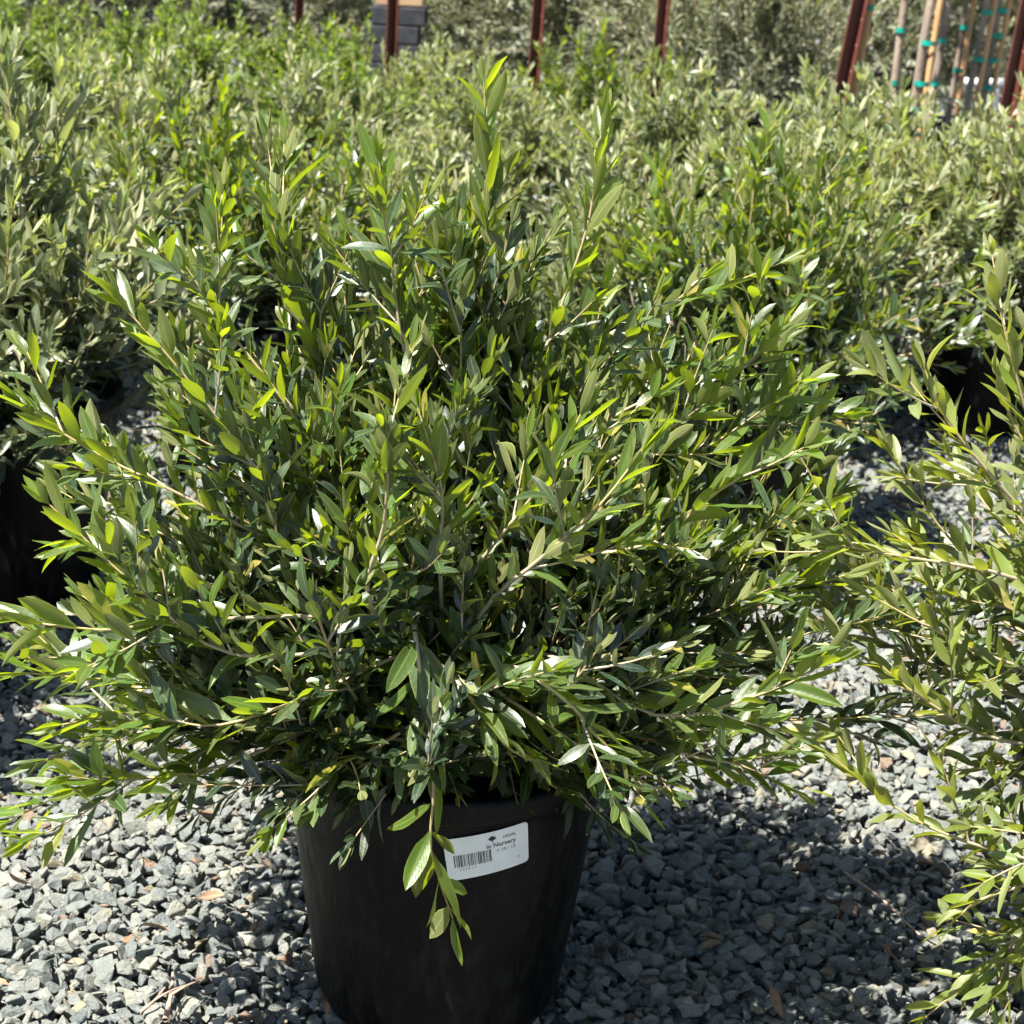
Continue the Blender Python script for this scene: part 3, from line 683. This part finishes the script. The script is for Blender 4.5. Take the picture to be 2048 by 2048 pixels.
# ------------------------------------------------------------------ rusty posts
def post_mesh(h):
    """T section: flange 38 mm, web 36 mm, with studs up the front"""
    bm = bmesh.new()
    prof = [(-0.019, 0.0), (-0.019, 0.0035), (0.019, 0.0035), (0.019, 0.0), (0.0028, 0.0), (0.0024, -0.034), (-0.0024, -0.034), (-0.0028, 0.0)]
    lo = [bm.verts.new((x, y, 0)) for x, y in prof]; hi = [bm.verts.new((x, y, h)) for x, y in prof]
    n = len(prof)
    for i in range(n): bm.faces.new((lo[i], lo[(i + 1) % n], hi[(i + 1) % n], hi[i]))
    bm.faces.new(hi); bm.faces.new(lo[::-1])
    bmesh.ops.recalc_face_normals(bm, faces=bm.faces)
    return from_bm('post', bm, MAT['rust'])
PM = post_mesh(1.75)
G4 = 'rust brown metal posts across the nursery row'
for (x0, y0, x1, y1, Y, rz, sc, lb) in [
    (600, 0, 598, 65, 9.5, -0.5, 1.0, 'slim rusty metal post farthest left, behind the green shrubs'),
    (788, 0, 784, 112, 8.9, -0.6, 1.25, 'rusty metal post standing in front of the stack of grey blocks'),
    (1081, 0, 1069, 165, 8.6, -0.75, 1.25, 'rusty metal post behind the tallest front shoot'),
    (1330, 0, 1316, 145, 8.4, -0.75, 1.25, 'rusty metal post in front of the tall silvery olive'),
    (1722, 0, 1677, 215, 6.6, -0.8, 1.35, 'wide rusty metal post leaning beside a pale wooden stake'),
    (2058, 0, 2015, 215, 6.6, -0.8, 1.35, 'rusty metal post at the right edge beyond the staked trunks')]:
    pa, pb = at(x0, y0, Y), at(x1, y1, Y); d = (pa - pb); base = pb + d * ((0.0 - pb[2]) / d[2])
    t = thing('metal_post', lb, 'post', base - np.array([0, 0, 0.02]), 0, sc, G4)
    q = Vector((0, 0, 1)).rotation_difference(Vector(d).normalized()); t.rotation_euler = (q @ Matrix.Rotation(rz, 3, 'Z').to_quaternion()).to_euler()
    link('post', PM, t)

# ------------------------------------------------------------------ staked young trees and loose stakes
def rod(p0, p1, r0, r1, mat, name, k=10, bumpy=0.0, seed=0, n=14):
    rs = np.random.RandomState(seed); t = np.linspace(0, 1, n)[:, None]
    P = np.asarray(p0) * (1 - t) + np.asarray(p1) * t + rs.normal(0, bumpy, (n, 3)) * np.array([1, 1, 0])
    p = Plant(rs); p.tube(P, r0, r1, 0, 0, k)
    return mesh_np(name, np.concatenate(p.tv), np.concatenate(p.tf), mat)
def ring(p, axis, r, h, name='tie'):
    p = np.asarray(p); a = nrm(axis)
    pl_ = Plant(np.random.RandomState(1)); pl_.tube([p - a * h / 2, p, p + a * h / 2], r, r, 0, 0, 12)
    return mesh_np(name, np.concatenate(pl_.tv), np.concatenate(pl_.tf), MAT['tie'])
cp = Plant(np.random.RandomState(70)); fill(cp, np.array([0, 0, 0.0]), 46, 0.42, 0.5, el=(-25, 86), shoots=6, start=0.3, age=(0.0, 0.7), L=0.055, W=0.013, k=4)
CROWN, CROWN_ST = cp.leaf_mesh('crown', MAT['leaf_silver'], 4, 1), cp.stems_mesh('branches')
G5 = 'young staked olive trunks tied with green tape'
for i, (x0, x1, y1, Y, rt, stake, ties, lb) in enumerate([
    (1809, 1777, 251, 8.3, 0.017, 0, (60, 165, 251), 'leftmost slim staked trunk with dark grey bark and green tape'),
    (1862, 1820, 264, 8.2, 0.019, 0.030, (85, 166, 219, 266), 'rough dark double trunk with many green tape bands'),
    (1898, 1864, 205, 8.7, 0.018, 0, (81, 167), 'smooth pale brown trunk standing alone with two green bands'),
    (1933, 1912, 140, 9.0, 0.013, 0.020, (54, 140), 'thin orange brown staked trunk between the pale trunk and the thick stake'),
    (1974, 1940, 186, 8.6, 0.015, 0.026, (24, 118), 'trunk with a thick red brown stake on its right side'),
    (2003, 1968, 186, 8.8, 0.016, 0.040, (20, 71, 120, 175), 'peeling trunk with an orange stake next to the last rusty post')]):
    pa, pb = at(x0, 0, Y), at(x1, y1, Y); d = pa - pb; base = pb + d * ((0.0 - pb[2]) / d[2]); top = base + d * (1.75 / d[2])
    t = thing('staked_tree', lb, 'tree', base, 0, 1.0, G5)
    L0 = lambda z: d * (z / d[2])
    link('pot', POT_FAR, t)
    link('trunk', rod(L0(0.3), L0(1.75), rt, rt * 0.75, MAT['bark'], 'trunk', 10, 0.0035, i), t)
    off = np.array([rt + 0.011, -0.008, 0])
    if stake: link('stake', rod(L0(0.2) + off + np.array([0.004, 0, 0]), L0(1.6) + off + np.array([stake * 0.3, 0, 0]), 0.012, 0.012, MAT['stake'], 'stake', 8, 0.001, i + 20), t)
    for ty in ties:
        yy = at(x0 + (x1 - x0) * ty / y1, ty, Y); z = yy[2]
        link('tie', ring(L0(z) + (off * 0.45 if stake else 0), d, rt * 1.06 + (0.010 if stake else 0.001), 0.020), t)
    c = link('crown', CROWN, t); c.location = L0(1.72); c2 = link('branches', CROWN_ST, t); c2.location = L0(1.72)
    for o_ in (c, c2): o_.rotation_euler = (0, 0, i * 1.1)
for (x0, x1, y1, Y, ties, lb) in [(1743, 1701, 217, 6.65, (15, 131, 209), 'pale wooden stake with green tape beside the wide leaning post'),
                                  (2082, 2040, 215, 6.6, (20, 110), 'pale wooden stake against the post at the right edge')]:
    pa, pb = at(x0, 0, Y), at(x1, y1, Y); d = pa - pb; base = pb + d * ((0.0 - pb[2]) / d[2])
    t = thing('wooden_stake', lb, 'stake', base)
    link('stake', rod((0, 0, 0), d * (1.6 / d[2]), 0.0125, 0.0115, MAT['stake'], 'stake', 10, 0.001, 9), t)
    for ty in ties:
        z = at(x0 + (x1 - x0) * ty / y1, ty, Y)[2]; link('tie', ring(d * (z / d[2]), d, 0.0135, 0.018), t)

# ------------------------------------------------------------------ blocks with a wooden crate on top, pale pipe
def box(bm, c, s, bev=0.004):
    r = bmesh.ops.create_cube(bm, size=1.0, matrix=Matrix.Translation(c) @ Matrix.Diagonal((*s, 1)))
    bmesh.ops.bevel(bm, geom=list({e for v in r['verts'] for e in v.link_edges}), offset=bev, segments=1, affect='EDGES')
YB = 10.2; cb = at(792, 60, YB)
st = thing('block_stack', 'dark grey stack of concrete blocks behind the second rusty post', 'block stack', (cb[0], YB, 0))
top = at(800, 10, YB)[2]; nrow = 8; hh = top / nrow
for r in range(nrow):
    for k in range(2):
        bm = bmesh.new(); box(bm, ((k - 0.5) * 0.132 + (0.018 if r % 2 else -0.012), 0, (r + 0.5) * hh), (0.129, 0.20, hh - 0.004), 0.006)
        link('block', from_bm('block', bm, MAT['block']), st)
cr = thing('wooden_crate', 'pale wooden crate sitting on the stack of grey blocks', 'crate', (cb[0] + 0.02, YB, top + 0.003))
for k in range(4):
    for sy in (-0.09, 0.09):
        bm = bmesh.new(); box(bm, (0, sy, 0.03 + k * 0.062), (0.22, 0.014, 0.054), 0.003); link('slat', from_bm('slat', bm, MAT['plank']), cr)
for sx in (-0.095, 0.095):
    for sy in (-0.07, 0.07):
        bm = bmesh.new(); box(bm, (sx, sy, 0.122), (0.025, 0.025, 0.24), 0.003); link('corner_post', from_bm('corner_post', bm, MAT['plank']), cr)
pp = at(1995, 168, 9.6)
t = thing('white_pipe', 'short white pipe lying behind the staked trunks by the right edge', 'pipe', pp)
link('tube', rod((-0.16, 0, 0), (0.16, 0.02, 0.005), 0.021, 0.021, MAT['pipe'], 'tube', 14), t)
link('support', rod((0.0, 0.01, -pp[2]), (0.0, 0.01, -0.02), 0.018, 0.018, MAT['pipe'], 'support', 10), t)

# ------------------------------------------------------------------ litter on the gravel
def twig(pts, r, label, seed):
    P = spline([atz(x, y, 0.022 + dz) for x, y, dz in pts], 14); o = P.mean(0); o[2] = 0.0
    p = Plant(np.random.RandomState(seed)); p.tube(P - o, r, r * 0.5, 0, 0, 6)
    k = len(P) // 2
    p.tube(bez(P[k] - o, P[k] - o + np.array([0.02, 0.01, 0.012]), P[k] - o + np.array([0.035, 0.03, 0.006]), 5), r * 0.6, r * 0.3, 0, 0, 5)
    ob = link('dry_twig', mesh_np('dry_twig', np.concatenate(p.tv), np.concatenate(p.tf), MAT['twig'])); ob.location = o; tag(ob, label, 'twig', 'dry twigs on the gravel')
twig([(1690, 1745, 0.0), (1760, 1795, 0.012), (1840, 1870, 0.006), (1900, 1905, 0.0)], 0.0024, 'long thin dry twig on sunlit gravel below the right bush', 1)
twig([(330, 2040, 0.004), (342, 1990, 0.010), (346, 1945, 0.004)], 0.0042, 'pale thick dry twig standing up in gravel left of the pot', 2)
twig([(280, 2025, 0.0), (310, 2000, 0.008), (330, 1975, 0.0)], 0.0028, 'short dry twig leaning beside the pale thick twig', 3)
twig([(545, 1674, 0.0), (585, 1682, 0.006), (625, 1690, 0.0)], 0.0026, 'pinkish dry twig touching the left side of the pot', 4)
lp = Plant(np.random.RandomState(80))
for x, y in [(640, 1990), (655, 1970), (282, 1852), (262, 1868), (600, 1700), (1445, 1880), (1450, 1890), (1790, 1720), (1775, 1712), (1830, 1725), (60, 1765), (1800, 1930), (20, 1970), (1540, 1975), (450, 1790)]:
    p = atz(x, y, 0.03); a = lp.rs.normal(0, 1, 3); a[2] *= 0.25; a = nrm(a); n = nrm(np.array([0, 0, 1.0]) + lp.rs.normal(0, 0.4, 3)); n = nrm(n - (n @ a) * a)
    lp.leaf.append((p, a, n, lp.rs.uniform(0.03, 0.055), 0.015, lp.rs.normal(0, 0.4), 0.7, lp.rs.normal(0, 0.8), 0.0, lp.rs.rand()))
lo = link('leaf_litter', lp.leaf_mesh('leaf_litter', MAT['litter'], 6, 2)); tag(lo, 'curled brown dead leaves scattered over the gravel', 'leaf litter', kind='stuff')
